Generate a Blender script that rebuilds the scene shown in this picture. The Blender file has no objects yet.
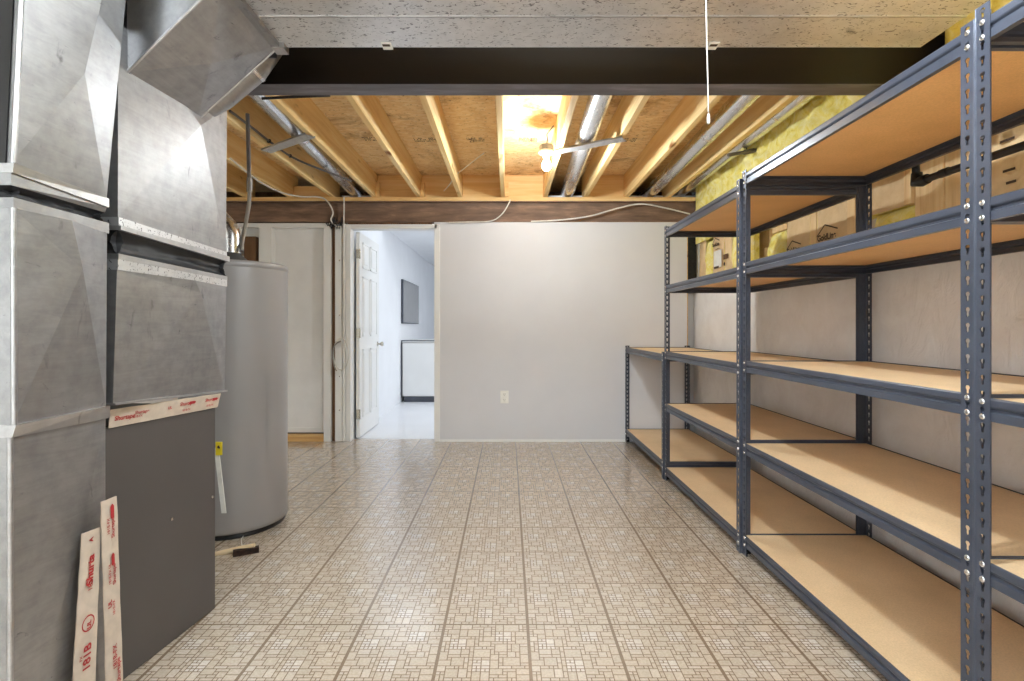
import bpy, bmesh, math, random
from mathutils import Vector, Matrix, noise
R = random.Random(7)
SC = bpy.context.scene
COL = SC.collection
F, CX, CY, H = 517.0, 508.0, 326.0, 1.098     # lens and eye of the photograph

def P(px, py, Y):
    return Vector(((px - CX) / F * Y, Y, H + (CY - py) / F * Y))
def PX(px, py, X):                             # point on a plane of constant x
    return P(px, py, X * F / (px - CX))
def PZ(px, py, z):                             # point on a plane of constant height
    return P(px, py, (z - H) * F / (CY - py))

# ------------------------------------------------------------------ materials
def s2l(c):
    c = c / 255.0
    return c / 12.92 if c <= 0.04045 else ((c + 0.055) / 1.055) ** 2.4
def rgb(r, g, b):
    return (s2l(r), s2l(g), s2l(b), 1.0)

class Mat:
    def __init__(self, name, rough=.5, metal=0., spec=.5, col=(200, 200, 200)):
        self.m = bpy.data.materials.new(name)
        self.m.use_nodes = True
        self.nt = self.m.node_tree
        self.b = self.nt.nodes['Principled BSDF']
        self.b.inputs['Roughness'].default_value = rough
        self.b.inputs['Metallic'].default_value = metal
        self.b.inputs['Specular IOR Level'].default_value = spec
        self.b.inputs['Base Color'].default_value = rgb(*col)
        self._co = None
    def n(self, t, **kw):
        nd = self.nt.nodes.new(t)
        for k, v in kw.items():
            if k in nd.inputs:
                nd.inputs[k].default_value = v
            else:
                setattr(nd, k, v)
        return nd
    def l(self, a, b):
        self.nt.links.new(a, b)
    def co(self, scale=(1, 1, 1), rand=False):
        tc = self.n('ShaderNodeTexCoord')
        mp = self.n('ShaderNodeMapping')
        mp.inputs['Scale'].default_value = scale
        self.l(tc.outputs['Object'], mp.inputs['Vector'])
        if rand:
            oi = self.n('ShaderNodeObjectInfo')
            mu = self.n('ShaderNodeMath', operation='MULTIPLY')
            mu.inputs[1].default_value = 37.0
            self.l(oi.outputs['Random'], mu.inputs[0])
            cb = self.n('ShaderNodeCombineXYZ')
            for i in range(3):
                self.l(mu.outputs[0], cb.inputs[i])
            self.l(cb.outputs[0], mp.inputs['Location'])
        return mp.outputs[0]
    def noise(self, co, scale, detail=4, rough=.55, dist=0.):
        nd = self.n('ShaderNodeTexNoise', Scale=scale, Detail=detail, Roughness=rough, Distortion=dist)
        self.l(co, nd.inputs['Vector'])
        return nd.outputs['Fac']
    def ramp(self, fac, stops):
        r = self.n('ShaderNodeValToRGB')
        el = r.color_ramp.elements
        while len(el) < len(stops):
            el.new(.5)
        for e, (p, c) in zip(el, stops):
            e.position = p
            e.color = c if len(c) == 4 else rgb(*c)
        self.l(fac, r.inputs[0])
        return r.outputs['Color']
    def mix(self, fac, a, b, mode='MIX'):
        m = self.n('ShaderNodeMix', data_type='RGBA', blend_type=mode)
        for s, v in ((m.inputs[0], fac), (m.inputs[6], a), (m.inputs[7], b)):
            if isinstance(v, (tuple, float, int)):
                s.default_value = v
            else:
                self.l(v, s)
        return m.outputs[2]
    def color(self, o):
        self.l(o, self.b.inputs['Base Color'])
    def bump(self, h, strength=.2, dist=.01):
        b = self.n('ShaderNodeBump', Strength=strength, Distance=dist)
        self.l(h, b.inputs['Height'])
        self.l(b.outputs[0], self.b.inputs['Normal'])
    def roughmap(self, fac, a, b):
        mr = self.n('ShaderNodeMapRange')
        mr.inputs['To Min'].default_value = a
        mr.inputs['To Max'].default_value = b
        self.l(fac, mr.inputs['Value'])
        self.l(mr.outputs[0], self.b.inputs['Roughness'])

def plain(name, col, rough=.5, metal=0., spec=.5, var=.08, scale=8.):
    M = Mat(name, rough, metal, spec, col)
    f = M.noise(M.co(), scale)
    lo = tuple(max(0, c * (1 - var)) for c in col)
    hi = tuple(min(255, c * (1 + var)) for c in col)
    M.color(M.ramp(f, [(.3, lo), (.7, hi)]))
    return M.m

def galv(name, base=174, dark=130, rough=.41, flecks=False, bump=.08, metal=.92, streak=.20):
    M = Mat(name, rough, metal)
    co = M.co()
    f1 = M.noise(co, 3.2, 6, .62, .4)
    f2 = M.noise(co, 22, 5, .6)
    c = M.ramp(f1, [(.30, (base - 14, base - 13, base - 12)), (.5, (base, base, base + 2)), (.75, (base + 10, base + 10, base + 11))])
    c = M.mix(.24, c, M.ramp(f2, [(.35, (dark, dark, dark)), (.6, (base + 10, base + 10, base + 10))]))
    sm = M.noise(M.co((1, 1.6, .7)), 11., 4, .6, .5)
    c = M.mix(1.0, c, M.ramp(sm, [(.64, (255, 255, 255)), (.76, (185, 185, 185))]), 'MULTIPLY')
    if flecks:
        fl = M.noise(M.co((50, 110, 80)), 1.0, 1, .4, 1.6)
        c = M.mix(1.0, c, M.ramp(fl, [(.63, (255, 255, 255)), (.69, (140, 140, 144))]), 'MULTIPLY')
    dt = M.noise(M.co((20, 13, 20)), 1.0, 5, .7, 1.2)
    c = M.mix(.6, c, M.mix(1.0, c, M.ramp(dt, [(.66, (255, 255, 255)), (.73, (140, 140, 142))]), 'MULTIPLY'))
    sk = M.noise(M.co((40, 4, 46)), 1.0, 6, .7, .8)
    c = M.mix(streak, c, M.mix(1.0, c, M.ramp(sk, [(.35, (150, 150, 152)), (.62, (255, 255, 255))]), 'MULTIPLY'))
    M.color(c)
    rr = M.mix(.5, M.ramp(f1, [(.3, (0, 0, 0)), (.7, (255, 255, 255))]), M.ramp(sk, [(.3, (0, 0, 0)), (.7, (255, 255, 255))]))
    M.roughmap(rr, rough - .04, rough + .08)
    M.bump(M.noise(co, 2.6, 2, .4), bump, .05)
    return M.m

def wood(name, lo, mid, hi, along=1, rough=.65, fine=26.):
    M = Mat(name, rough, 0, .3)
    sc = [fine, fine, fine]
    sc[along] = 1.3
    co = M.co(tuple(sc), rand=True)
    f = M.noise(co, 1.0, 5, .6, .8)
    c = M.ramp(f, [(.28, lo), (.5, mid), (.74, hi)])
    sc2 = [9, 9, 9]
    sc2[along] = 3.
    kn = M.noise(M.co(tuple(sc2), rand=True), 1.0, 2, .4)
    c = M.mix(1.0, c, M.ramp(kn, [(.70, (255, 255, 255)), (.77, (150, 105, 70))]), 'MULTIPLY')
    M.color(c)
    M.bump(f, .15, .003)
    return M.m

def osb():
    M = Mat('osb', .7, 0, .25)
    co = M.co((1, 1.0, 1))
    v = M.n('ShaderNodeTexVoronoi', Scale=26.0)
    mp = M.co((1.0, 2.6, 1))
    M.l(mp, v.inputs['Vector'])
    f = M.noise(co, 3.0, 8, .7, 1.0)
    c = M.mix(.6, M.ramp(v.outputs['Color'], [(.2, (222, 182, 124)), (.5, (243, 212, 156)), (.85, (252, 232, 190))]),
              M.ramp(f, [(.3, (214, 174, 116)), (.65, (248, 222, 172))]))
    st = M.noise(M.co((1, 1, 1)), 2.2, 6, .7, .6)
    c = M.mix(1.0, c, M.ramp(st, [(.55, (255, 255, 255)), (.68, (178, 154, 134))]), 'MULTIPLY')
    sp = M.noise(M.co((34, 60, 40)), 1.0, 3, .6)
    c = M.mix(1.0, c, M.ramp(sp, [(.62, (255, 255, 255)), (.70, (130, 100, 70))]), 'MULTIPLY')
    M.color(c)
    return M.m

def particle(name, col):
    M = Mat(name, .55, 0, .3)
    co = M.co()
    f = M.noise(co, 180, 3, .6)
    g = M.noise(co, 4, 3, .5)
    c = M.ramp(f, [(.3, tuple(x * .95 for x in col)), (.7, tuple(min(255, x * 1.03) for x in col))])
    c = M.mix(1.0, c, M.ramp(g, [(.3, (240, 238, 234)), (.7, (255, 255, 255))]), 'MULTIPLY')
    M.color(c)
    return M.m

def floor_mat():
    M = Mat('vinyl_tile', .3, 0, .5)
    a = M.n('ShaderNodeVertexColor', layer_name='tone')
    f = M.noise(M.co(), 120, 3, .6)
    g = M.noise(M.co(), 1.6, 4, .5)
    c = M.mix(1.0, a.outputs['Color'], M.ramp(f, [(.3, (225, 222, 218)), (.7, (255, 255, 255))]), 'MULTIPLY')
    c = M.mix(1.0, c, M.ramp(g, [(.3, (247, 245, 242)), (.7, (255, 255, 255))]), 'MULTIPLY')
    M.color(c)
    M.b.inputs['Roughness'].default_value = .24
    M.b.inputs['Coat Weight'].default_value = .9
    M.b.inputs['Coat Roughness'].default_value = .13
    M.b.inputs['Coat IOR'].default_value = 1.65
    M.b.inputs['Specular IOR Level'].default_value = .95
    return M.m

def wallpaint(name, col, rough=.6, bscale=90., bs=.04, var=.02):
    M = Mat(name, rough, 0, .35)
    f = M.noise(M.co(), 3., 4)
    M.color(M.ramp(f, [(.3, tuple(c * (1 - var) for c in col)), (.7, col)]))
    M.bump(M.noise(M.co(), bscale, 3), bs, .002)
    return M.m

def blanket():
    M = Mat('white_poly_facing', .38, 0, .5)
    co = M.co()
    f = M.noise(co, 5., 5, .6, .5)
    M.color(M.ramp(f, [(.3, (232, 229, 228)), (.7, (246, 245, 245))]))
    w = M.noise(M.co((1, 1, .7)), 9., 4, .6, 1.2)
    M.bump(w, .38, .035)
    return M.m

def fiberglass():
    M = Mat('yellow_fiberglass', .95, 0, .05)
    co = M.co()
    f = M.noise(co, 14., 6, .7, .6)
    c = M.ramp(f, [(.24, (190, 162, 60)), (.42, (242, 226, 120)), (.70, (254, 248, 200))])
    M.color(c)
    M.bump(M.noise(co, 60, 5, .7), .35, .012)
    return M.m

def kraft():
    M = Mat('kraft_paper', .6, 0, .3)
    f = M.noise(M.co(), 7., 5, .6, .5)
    M.color(M.ramp(f, [(.3, (218, 188, 142)), (.7, (238, 212, 170))]))
    M.bump(M.noise(M.co(), 16., 3, .5, .8), .35, .02)
    return M.m

def steel_paint(name, col, rough):
    M = Mat(name, rough, 0, .3)
    f = M.noise(M.co((1, 6, 6)), 3., 6, .65, .3)
    M.color(M.ramp(f, [(.3, tuple(c * .72 for c in col)), (.55, col), (.8, tuple(min(255, c * 1.35) for c in col))]))
    M.roughmap(f, rough - .1, rough + .15)
    return M.m

def emit(name, col, strength):
    M = Mat(name, .4)
    M.b.inputs['Emission Color'].default_value = col
    M.b.inputs['Emission Strength'].default_value = strength
    return M.m

mt = {
    'galv': galv('galvanised_sheet'),
    'galv_fleck': galv('galvanised_spangle', 224, 196, .30, True, metal=.8, streak=0.),
    'galv_bright': galv('galvanised_edge', 200, 165, .30),
    'pipe': galv('galvanised_pipe', 222, 214, .24, bump=.0, streak=.05, metal=.95),
    'dark_gap': plain('dark_canvas', (46, 46, 48), .55),
    'rack': plain('slate_steel', (76, 81, 94), .28, .35, .5, .05),
    'rack_dark': plain('slate_steel_shade_side', (98, 108, 132), .30, .35, .5, .05),
    'rivet': plain('zinc', (225, 225, 225), .25, 1.),
    'board': particle('particle_board', (234, 206, 166)),
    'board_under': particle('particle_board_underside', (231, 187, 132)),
    'board_edge': particle('particle_board_edge', (170, 135, 98)),
    'joist': wood('pine_lumber', (228, 190, 128), (243, 210, 148), (250, 226, 176), 1),
    'plank': wood('rough_board', (220, 182, 130), (240, 208, 158), (248, 226, 184), 2),
    'cross': wood('pine_blocking', (218, 172, 108), (234, 194, 132), (242, 210, 156), 0),
    'osb': osb(),
    'brown_steel': steel_paint('brown_primer_steel', (17, 10, 9), .42),
    'blue_grey_steel': steel_paint('bluish_grey_steel', (108, 106, 114), .45),
    'rust_steel': steel_paint('weathered_brown_steel', (132, 106, 88), .6),
    'floor': floor_mat(),
    'wall': wallpaint('grey_white_paint', (216, 216, 219)),
    'bare': wallpaint('bare_drywall', (240, 239, 237), .7, 6., .05, .05),
    'white': wallpaint('white_paint', (236, 236, 234), .45),
    'bright': wallpaint('bright_white_paint', (240, 242, 245), .6),
    'far_floor': wallpaint('pale_tile', (226, 228, 232), .3),
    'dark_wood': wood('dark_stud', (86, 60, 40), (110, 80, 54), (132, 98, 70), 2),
    'sill': wood('sill_lumber', (196, 148, 92), (218, 176, 116), (232, 196, 140), 0),
    'blanket': blanket(),
    'glass_wool': fiberglass(),
    'kraft': kraft(),
    'ink': plain('dark_print', (66, 48, 34), .7),
    'stamp': plain('grey_stamp_ink', (112, 84, 56), .7),
    'furnace': plain('furnace_grey', (82, 77, 75), .42, 0., .5, .03, 3.),
    'heater': plain('heater_grey', (152, 149, 148), .34, .1, .5, .02, 2.),
    'heater_dark': plain('heater_trim', (70, 70, 70), .5),
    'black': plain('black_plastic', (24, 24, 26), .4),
    'tar': plain('black_paper', (22, 22, 22), .6, 0, .4, .6, 40.),
    'tape': plain('cream_tape', (204, 190, 174), .3, 0, .5, .04, 30.),
    'red': plain('red_print', (176, 44, 48), .5),
    'cable_white': plain('white_cable', (222, 218, 210), .45),
    'cable_grey': plain('grey_cable', (108, 104, 104), .4),
    'cable_black': plain('black_cable', (40, 38, 38), .4),
    'gas': plain('grey_gas_line', (150, 146, 140), .5, .2),
    'plastic_white': plain('white_plastic', (238, 236, 230), .35),
    'porcelain': plain('porcelain', (240, 240, 238), .25),
    'yellow': plain('yellow_tag', (232, 208, 30), .5),
    'handle': wood('pale_handle', (214, 190, 150), (228, 206, 168), (238, 220, 186), 0),
    'bristle': plain('dark_bristle', (46, 34, 28), .9, 0, .2, .4, 60.),
    'screen': plain('grey_screen', (150, 150, 150), .12, 0., .6, .02),
    'charcoal': plain('charcoal', (70, 74, 84), .5),
    'brass': plain('nickel', (190, 184, 170), .25, 1.),
    'bulb': emit('lit_bulb', (.87, .95, 1.0, 1), 600.),
    'bulb_b': emit('lit_bulb_strong', (.87, .95, 1.0, 1), 1250.),
    'fill_glow': emit('fill_diffuser', (.88, .95, 1.0, 1), 52.),  # glow of the added fill lamp behind the view
    'panel_light': emit('lit_ceiling_panel', (.95, .975, 1.0, 1), 4.6),
    'panel_sheen': emit('added_sheen_panel', (.88, .94, 1.0, 1), 1.1),  # glow of the panel added for floor sheen
}

# ------------------------------------------------------------------ mesh builder
class MB:
    def __init__(self):
        self.v, self.f, self.m, self.s, self.ms = [], [], [], [], []
    def mi(self, m):
        if m not in self.ms:
            self.ms.append(m)
        return self.ms.index(m)
    def add(self, vs, fs, m, smooth=False):
        o = len(self.v)
        self.v += [Vector(p) for p in vs]
        i = self.mi(m)
        for f in fs:
            self.f.append([k + o for k in f])
            self.m.append(i)
            self.s.append(smooth)
        return self
    def hexa(self, p, m):     # p: 4 bottom ccw, 4 top ccw
        return self.add(p, [(3, 2, 1, 0), (4, 5, 6, 7), (0, 1, 5, 4), (1, 2, 6, 5), (2, 3, 7, 6), (3, 0, 4, 7)], m)
    def box(self, x0, x1, y0, y1, z0, z1, m):
        return self.hexa([(x0, y0, z0), (x1, y0, z0), (x1, y1, z0), (x0, y1, z0),
                          (x0, y0, z1), (x1, y0, z1), (x1, y1, z1), (x0, y1, z1)], m)
    def bbox(self, x0, x1, y0, y1, z0, z1, m, b=.004):   # chamfered box
        bm = bmesh.new()
        bmesh.ops.create_cube(bm, size=1)
        for v in bm.verts:
            v.co = Vector(((x0 + x1) / 2 + v.co.x * (x1 - x0), (y0 + y1) / 2 + v.co.y * (y1 - y0), (z0 + z1) / 2 + v.co.z * (z1 - z0)))
        bmesh.ops.bevel(bm, geom=bm.edges[:], offset=b, segments=2, affect='EDGES', profile=.5)
        bm.verts.index_update()
        self.add([v.co.copy() for v in bm.verts], [[v.index for v in f.verts] for f in bm.faces], m)
        bm.free()
        return self
    def grid(self, fn, nu, nv, m, smooth=True, flip=False):
        vs = [fn(i / nu, j / nv) for j in range(nv + 1) for i in range(nu + 1)]
        fs = []
        for j in range(nv):
            for i in range(nu):
                a = j * (nu + 1) + i
                q = (a, a + 1, a + nu + 2, a + nu + 1)
                fs.append(q[::-1] if flip else q)
        return self.add(vs, fs, m, smooth)
    def tube(self, path, r, m, seg=10, caps=True, smooth=True):
        path = [Vector(p) for p in path]
        rs = r if isinstance(r, (list, tuple)) else [r] * len(path)
        vs, n = [], len(path)
        up = None
        for i, p in enumerate(path):
            d = (path[min(i + 1, n - 1)] - path[max(i - 1, 0)]).normalized()
            if up is None:
                up = Vector((0, 0, 1)) if abs(d.z) < .9 else Vector((0, 1, 0))
            a = d.cross(up).normalized()
            up = a.cross(d).normalized()
            for k in range(seg):
                t = 2 * math.pi * k / seg
                vs.append(p + (a * math.cos(t) + up * math.sin(t)) * rs[i])
        fs = [(i * seg + k, i * seg + (k + 1) % seg, (i + 1) * seg + (k + 1) % seg, (i + 1) * seg + k)
              for i in range(n - 1) for k in range(seg)]
        self.add(vs, fs, m, smooth)
        if caps:
            o = len(vs)
            self.add(vs[:seg], [tuple(range(seg))[::-1]], m)
            self.add(vs[-seg:], [tuple(range(seg))], m)
        return self
    def lathe(self, prof, c, m, seg=32, axis='z', smooth=True):
        c = Vector(c)
        vs = []
        for (r, h) in prof:
            for k in range(seg):
                t = 2 * math.pi * k / seg
                a, b = r * math.cos(t), r * math.sin(t)
                vs.append(c + (Vector((a, b, h)) if axis == 'z' else Vector((a, h, b)) if axis == 'y' else Vector((h, a, b))))
        fs = [(i * seg + k, i * seg + (k + 1) % seg, (i + 1) * seg + (k + 1) % seg, (i + 1) * seg + k)
              for i in range(len(prof) - 1) for k in range(seg)]
        return self.add(vs, fs, m, smooth)
    def prism(self, prof, org, u, w, d, m, smooth=False):   # 2-D profile in (u,w), extruded by vector d
        org, u, w, d = Vector(org), Vector(u), Vector(w), Vector(d)
        a = [org + u * x + w * y for x, y in prof]
        n = len(a)
        vs = a + [p + d for p in a]
        fs = [(i, (i + 1) % n, (i + 1) % n + n, i + n) for i in range(n)] + [tuple(range(n))[::-1], tuple(range(n, 2 * n))]
        return self.add(vs, fs, m, smooth)
    def text(self, s, size, org, xd, yd, m, lift=.0004, thick=.0, align='LEFT', sx=1.0):
        cu = bpy.data.curves.new('t', 'FONT')
        cu.body = s
        cu.size = size
        cu.align_x = align
        cu.offset = thick
        ob = bpy.data.objects.new('t', cu)
        me = ob.to_mesh()
        org, xd, yd = Vector(org), Vector(xd).normalized(), Vector(yd).normalized()
        nrm = xd.cross(yd)
        self.add([org + xd * v.co.x * sx + yd * v.co.y + nrm * lift for v in me.vertices], [list(p.vertices) for p in me.polygons], m)
        ob.to_mesh_clear()
        bpy.data.objects.remove(ob)
        bpy.data.curves.remove(cu)
        return self
    def mesh(self, name, org=(0, 0, 0)):
        org = Vector(org)
        me = bpy.data.meshes.new(name)
        me.from_pydata([v - org for v in self.v], [], self.f)
        for k in self.ms:
            me.materials.append(mt[k])
        me.polygons.foreach_set('material_index', self.m)
        me.polygons.foreach_set('use_smooth', self.s)
        me.update()
        bm = bmesh.new()
        bm.from_mesh(me)
        if len(bm.faces) < 60000:
            bmesh.ops.recalc_face_normals(bm, faces=bm.faces[:])
        bm.to_mesh(me)
        bm.free()
        return me
    def base(self):
        xs, ys, zs = zip(*[(v.x, v.y, v.z) for v in self.v])
        return Vector(((min(xs) + max(xs)) / 2, (min(ys) + max(ys)) / 2, min(zs)))

def tag(o, label=None, cat=None, group=None, kind=None):
    for k, v in (('label', label), ('category', cat), ('group', group), ('kind', kind)):
        if v:
            o[k] = v
    return o
def link(name, me, loc=(0, 0, 0), parent=None):
    o = bpy.data.objects.new(name, me)
    COL.objects.link(o)
    o.location = loc
    o.parent = parent
    return o
def thing(name, label, cat, loc=(0, 0, 0), group=None):
    return tag(link(name, None, loc), label, cat, group)
def wloc(o):
    v = Vector((0, 0, 0))
    while o:
        v += o.location
        o = o.parent
    return v
def part(name, mb, parent, label=None):
    o = link(name, mb.mesh(name, wloc(parent)), (0, 0, 0), parent)
    if label:
        o['label'] = label
    return o
def solo(name, mb, label, cat, group=None):
    b = mb.base()
    return tag(link(name, mb.mesh(name, b), b), label, cat, group)
def struct(name, mb, parent=None):
    if parent:
        return part(name, mb, parent)
    b = mb.base()
    return tag(link(name, mb.mesh(name, b), b), kind='structure')

# ------------------------------------------------------------------ camera
cd = bpy.data.cameras.new('camera')
cam = bpy.data.objects.new('camera', cd)
COL.objects.link(cam)
cd.sensor_width = 36
cd.lens = F / 1024 * 36
cd.shift_x = (512 - CX) / 1024
cd.shift_y = -(340.5 - CY) / 1024
cd.clip_start = .02
cam.location = (0, 0, H)
cam.rotation_euler = (math.pi / 2, 0, 0)
SC.camera = cam

YB = 4.91            # face of the back wall
XL, XR, YN = -3.0, 1.80, -2.4
ZB, ZJ, ZS = 2.086, 2.323, 2.548    # beam underside, joist underside, subfloor

# ------------------------------------------------------------------ floor
T = .3048
def tile_rects():
    n = 21
    g = [[0] * n for _ in range(n)]
    out = []
    def fits(i, j, w, h):
        return i + w <= n and j + h <= n and not any(g[j + b][i + a] for a in range(w) for b in range(h))
    def put(i, j, w, h, t):
        for a in range(w):
            for b in range(h):
                g[j + b][i + a] = 1
        out.append((i / n, j / n, (i + w) / n, (j + h) / n, t))
    for (i, j) in ((2, 11), (13, 14), (8, 3)):
        put(i + 2, j + 2, 2, 2, 2)
        for (a, b, w, h) in ((0, 0, 1, 1), (1, 0, 1, 1), (2, 0, 1, 1), (3, 0, 1, 1), (0, 1, 1, 1), (1, 1, 1, 1), (2, 1, 2, 1), (0, 2, 2, 1), (0, 3, 1, 1), (1, 3, 1, 1)):
            put(i + a, j + b, w, h, 2)
    for (i, j, w, h) in ((15, 18, 4, 3), (8, 8, 4, 3), (15, 5, 4, 3), (3, 5, 3, 3), (6, 16, 3, 3), (1, 17, 3, 2), (13, 10, 3, 3), (17, 10, 2, 3), (12, 2, 3, 2), (18, 13, 3, 2), (2, 1, 3, 3), (9, 12, 3, 2)):
        if fits(i, j, w, h):
            put(i, j, w, h, 0)
    sizes = [(3, 2), (2, 3), (2, 3), (2, 2), (2, 2), (2, 2), (3, 1), (1, 2), (2, 1), (2, 1), (1, 1)]
    r = random.Random(11)
    for j in range(n):
        for i in range(n):
            if not g[j][i]:
                for _ in range(14):
                    w, h = r.choice(sizes)
                    if fits(i, j, w, h):
                        break
                else:
                    w, h = 1, 1
                put(i, j, w, h, 1 if r.random() < .22 else 0)
    return out
TR = tile_rects()
tones = [rgb(221, 208, 191), rgb(228, 217, 203), rgb(238, 231, 222)]
grout = rgb(150, 131, 112)
def build_floor():
    V, Fc, C = [], [], []
    def q(x0, y0, x1, y1, z, c):
        o = len(V)
        V.extend([(x0, y0, z), (x1, y0, z), (x1, y1, z), (x0, y1, z)])
        Fc.append((o, o + 1, o + 2, o + 3))
        C.extend([c] * 4)
    q(XL, YN, XR + .1, YB + .12, 0, grout)
    sx, sy, gp = .0038, .0022, .0017
    x_off, y_off = .072, 1.901
    for ix in range(-11, 6):
        for iy in range(-15, 11):
            ox, oy = x_off + ix * T, y_off + iy * T
            if ox > XR or ox + T < XL or oy < YN - T or oy > YB + .1:
                continue
            w, h = T - 2 * sx, T - 2 * sy
            for (a, b, c, d, t) in TR:
                x0 = max(XL, ox + sx + a * w + gp); x1 = min(XR + .1, ox + sx + c * w - gp)
                y0 = max(YN, oy + sy + b * h + gp); y1 = min(YB + .1, oy + sy + d * h - gp)
                if x1 > x0 and y1 > y0:
                    k = R.uniform(.95, 1.04)
                    cc = tones[t]
                    q(x0, y0, x1, y1, .0004, (cc[0] * k, cc[1] * k, cc[2] * k, 1))
    me = bpy.data.meshes.new('floor')
    me.from_pydata(V, [], Fc)
    at = me.color_attributes.new('tone', 'FLOAT_COLOR', 'CORNER')
    at.data.foreach_set('color', [x for c in C for x in c])
    me.materials.append(mt['floor'])
    me.update()
    tag(link('floor', me), kind='structure')
build_floor()

# ------------------------------------------------------------------ room shell
struct('wall_back', MB().box(-.700, 1.70, YB, YB + .10, 0, ZB - .002, 'wall'))
struct('wall_back_corner', MB().box(1.80, 2.10, YB + .02, YB + .10, 0, ZB - .002, 'bare'))
struct('baseboard_back', MB().box(-.645, 1.12, YB - .006, YB, 0, .020, 'white'))
struct('wall_right', MB().box(XR + .23, XR + .3, YN, YB + .2, 0, 2.7, 'bare').box(XR + .09, XR + .23, YN, YB + .02, 0, 1.405, 'bare'))
struct('wall_left', MB().box(XL - .1, XL, YN, YB + .2, 0, 2.7, 'white'))
struct('wall_rear', MB().box(XL - .1, XR + .3, YN - .1, YN, 0, 2.7, 'white'))
ce = struct('ceiling', MB().box(XL - .1, XR + .3, 1.4, 5.6, ZS, ZS + .02, 'osb'))
struct('ceiling', MB().box(XL - .1, XR + .3, YN - .1, 1.398, ZS - .04, ZS + .02, 'white'))
st = MB()
for (xc, w) in ((-1.06, .13), (-.655, .15), (-.56, .06), (-.25, .14), (.15, .13), (.20, .06), (.94, .12), (-.28, .04)):
    y = 3.98 + R.uniform(-.02, .02)
    n = int(w / .011)
    for r_ in range(3):
        for k in range(n):
            if R.random() < .8:
                x = xc - w / 2 + k * w / n
                st.box(x, x + w / n * R.uniform(.35, .85), y + r_ * .03, y + r_ * .03 + .02, ZS - .0008, ZS, 'stamp')
part('grade_stamp', st, ce)
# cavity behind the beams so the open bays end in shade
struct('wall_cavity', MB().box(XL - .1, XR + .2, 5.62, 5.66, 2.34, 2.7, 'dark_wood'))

# right wall: white faced blanket on the lower part, lumpy
def blanket_fn(u, v):
    y = -.3 + u * (YB + .29)
    z = .005 + v * 1.405
    n = noise.noise(Vector((y * 3.1, z * 2.4, 1.7))) * .009 + noise.noise(Vector((y * 9, z * 8, 5.))) * .003
    return Vector((1.785 + n, y, z))
bl = MB().grid(blanket_fn, 130, 40, 'blanket', True)
bl.box(1.80, 1.89, -.3, YB - .02, .005, 1.41, 'blanket')
bl_o = struct('wall_right_lining', bl)

# stud wall at the left of the door
w = MB()
w.box(-2.9, -1.62, 4.995, 5.01, .07, ZB - .03, 'bare')
w.box(-2.9, -1.80, 4.99, 4.996, .085, .115, 'white')
struct('wall_back_recess', w)
struct('trim_1', MB().box(-2.9, -1.684, YB, YB + .09, 2.035, 2.075, 'white'))
struct('trim_2', MB().box(-2.9, -1.752, YB, YB + .085, .0005, .058, 'sill'))
studs = [(-2.58, 'white wall stud behind the tall water heater', 'white', .036, .072),
         (-2.305, 'white wall stud just left of the bare drywall bay', 'white', .06, .12),
         (-1.716, 'white wall stud just right of the bare drywall bay', 'white', .034, .072)]
for (x, lab, m, hw, d) in studs:
    solo('wall_stud', MB().bbox(x - hw, x + hw, YB - .004, YB + .082, .0005 if hw < .035 else .06, 2.034, m, .003), lab, 'stud', 'wall studs beside the door')
solo('wall_stud', MB().bbox(-1.681, -1.643, YB + .03, YB + .082, .0005, ZB - .004, 'dark_wood', .003), 'dark brown bare stud in the gap left of the door frame', 'stud', 'wall studs beside the door')
s_ = thing('wall_stud', 'white board with screw heads close to the left of the door frame', 'stud', (-1.596, YB, 0), 'wall studs beside the door')
part('board', MB().bbox(-1.642, -1.576, YB - .004, YB + .082, .0005, 2.066, 'white', .003), s_)
for z in (1.72, 1.20, .62, .30):
    part('screw', MB().lathe([(0, -.0035), (.006, -.003), (.008, 0)], (-1.60, YB - .004, z), 'rivet', 10, 'y'), s_)
solo('trim_strip', MB().bbox(-1.570, -1.540, YB - .008, YB + .05, .0005, 2.068, 'white', .003), 'narrow white strip touching the left door casing', 'trim')
# brown opening above the heater
solo('wall_board', MB().bbox(-2.51, -2.40, YB + .004, YB + .07, 1.2, 1.95, 'dark_wood', .003), 'short brown board set in the white wall above the water heater', 'board')
solo('wall_board', MB().box(-2.51, -2.369, YB + .072, YB + .08, 1.2, 2.034, 'white'), 'white board closing the slot above the water heater', 'board')

# door frame
DX0, DX1, DZ = -1.492, -.700, 2.022
c = MB()
c.bbox(-1.536, DX0, YB - .010, YB + .11, .0005, 2.062, 'white', .004)
c.bbox(DX1, -.646, YB - .010, YB + .002, .0005, 2.062, 'white', .004)
c.bbox(DX1 - .0, DX1 + .02, YB - .002, YB + .11, .0005, DZ, 'white', .003)
c.bbox(DX0, DX1 + .03, YB - .010, YB + .11, DZ, 2.062, 'white', .004)
struct('trim_3', c)
struct('trim_4', MB().box(DX0 - .02, -.72, YB - .014, YB + .0, 2.0635, 2.078, 'dark_wood'))
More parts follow.
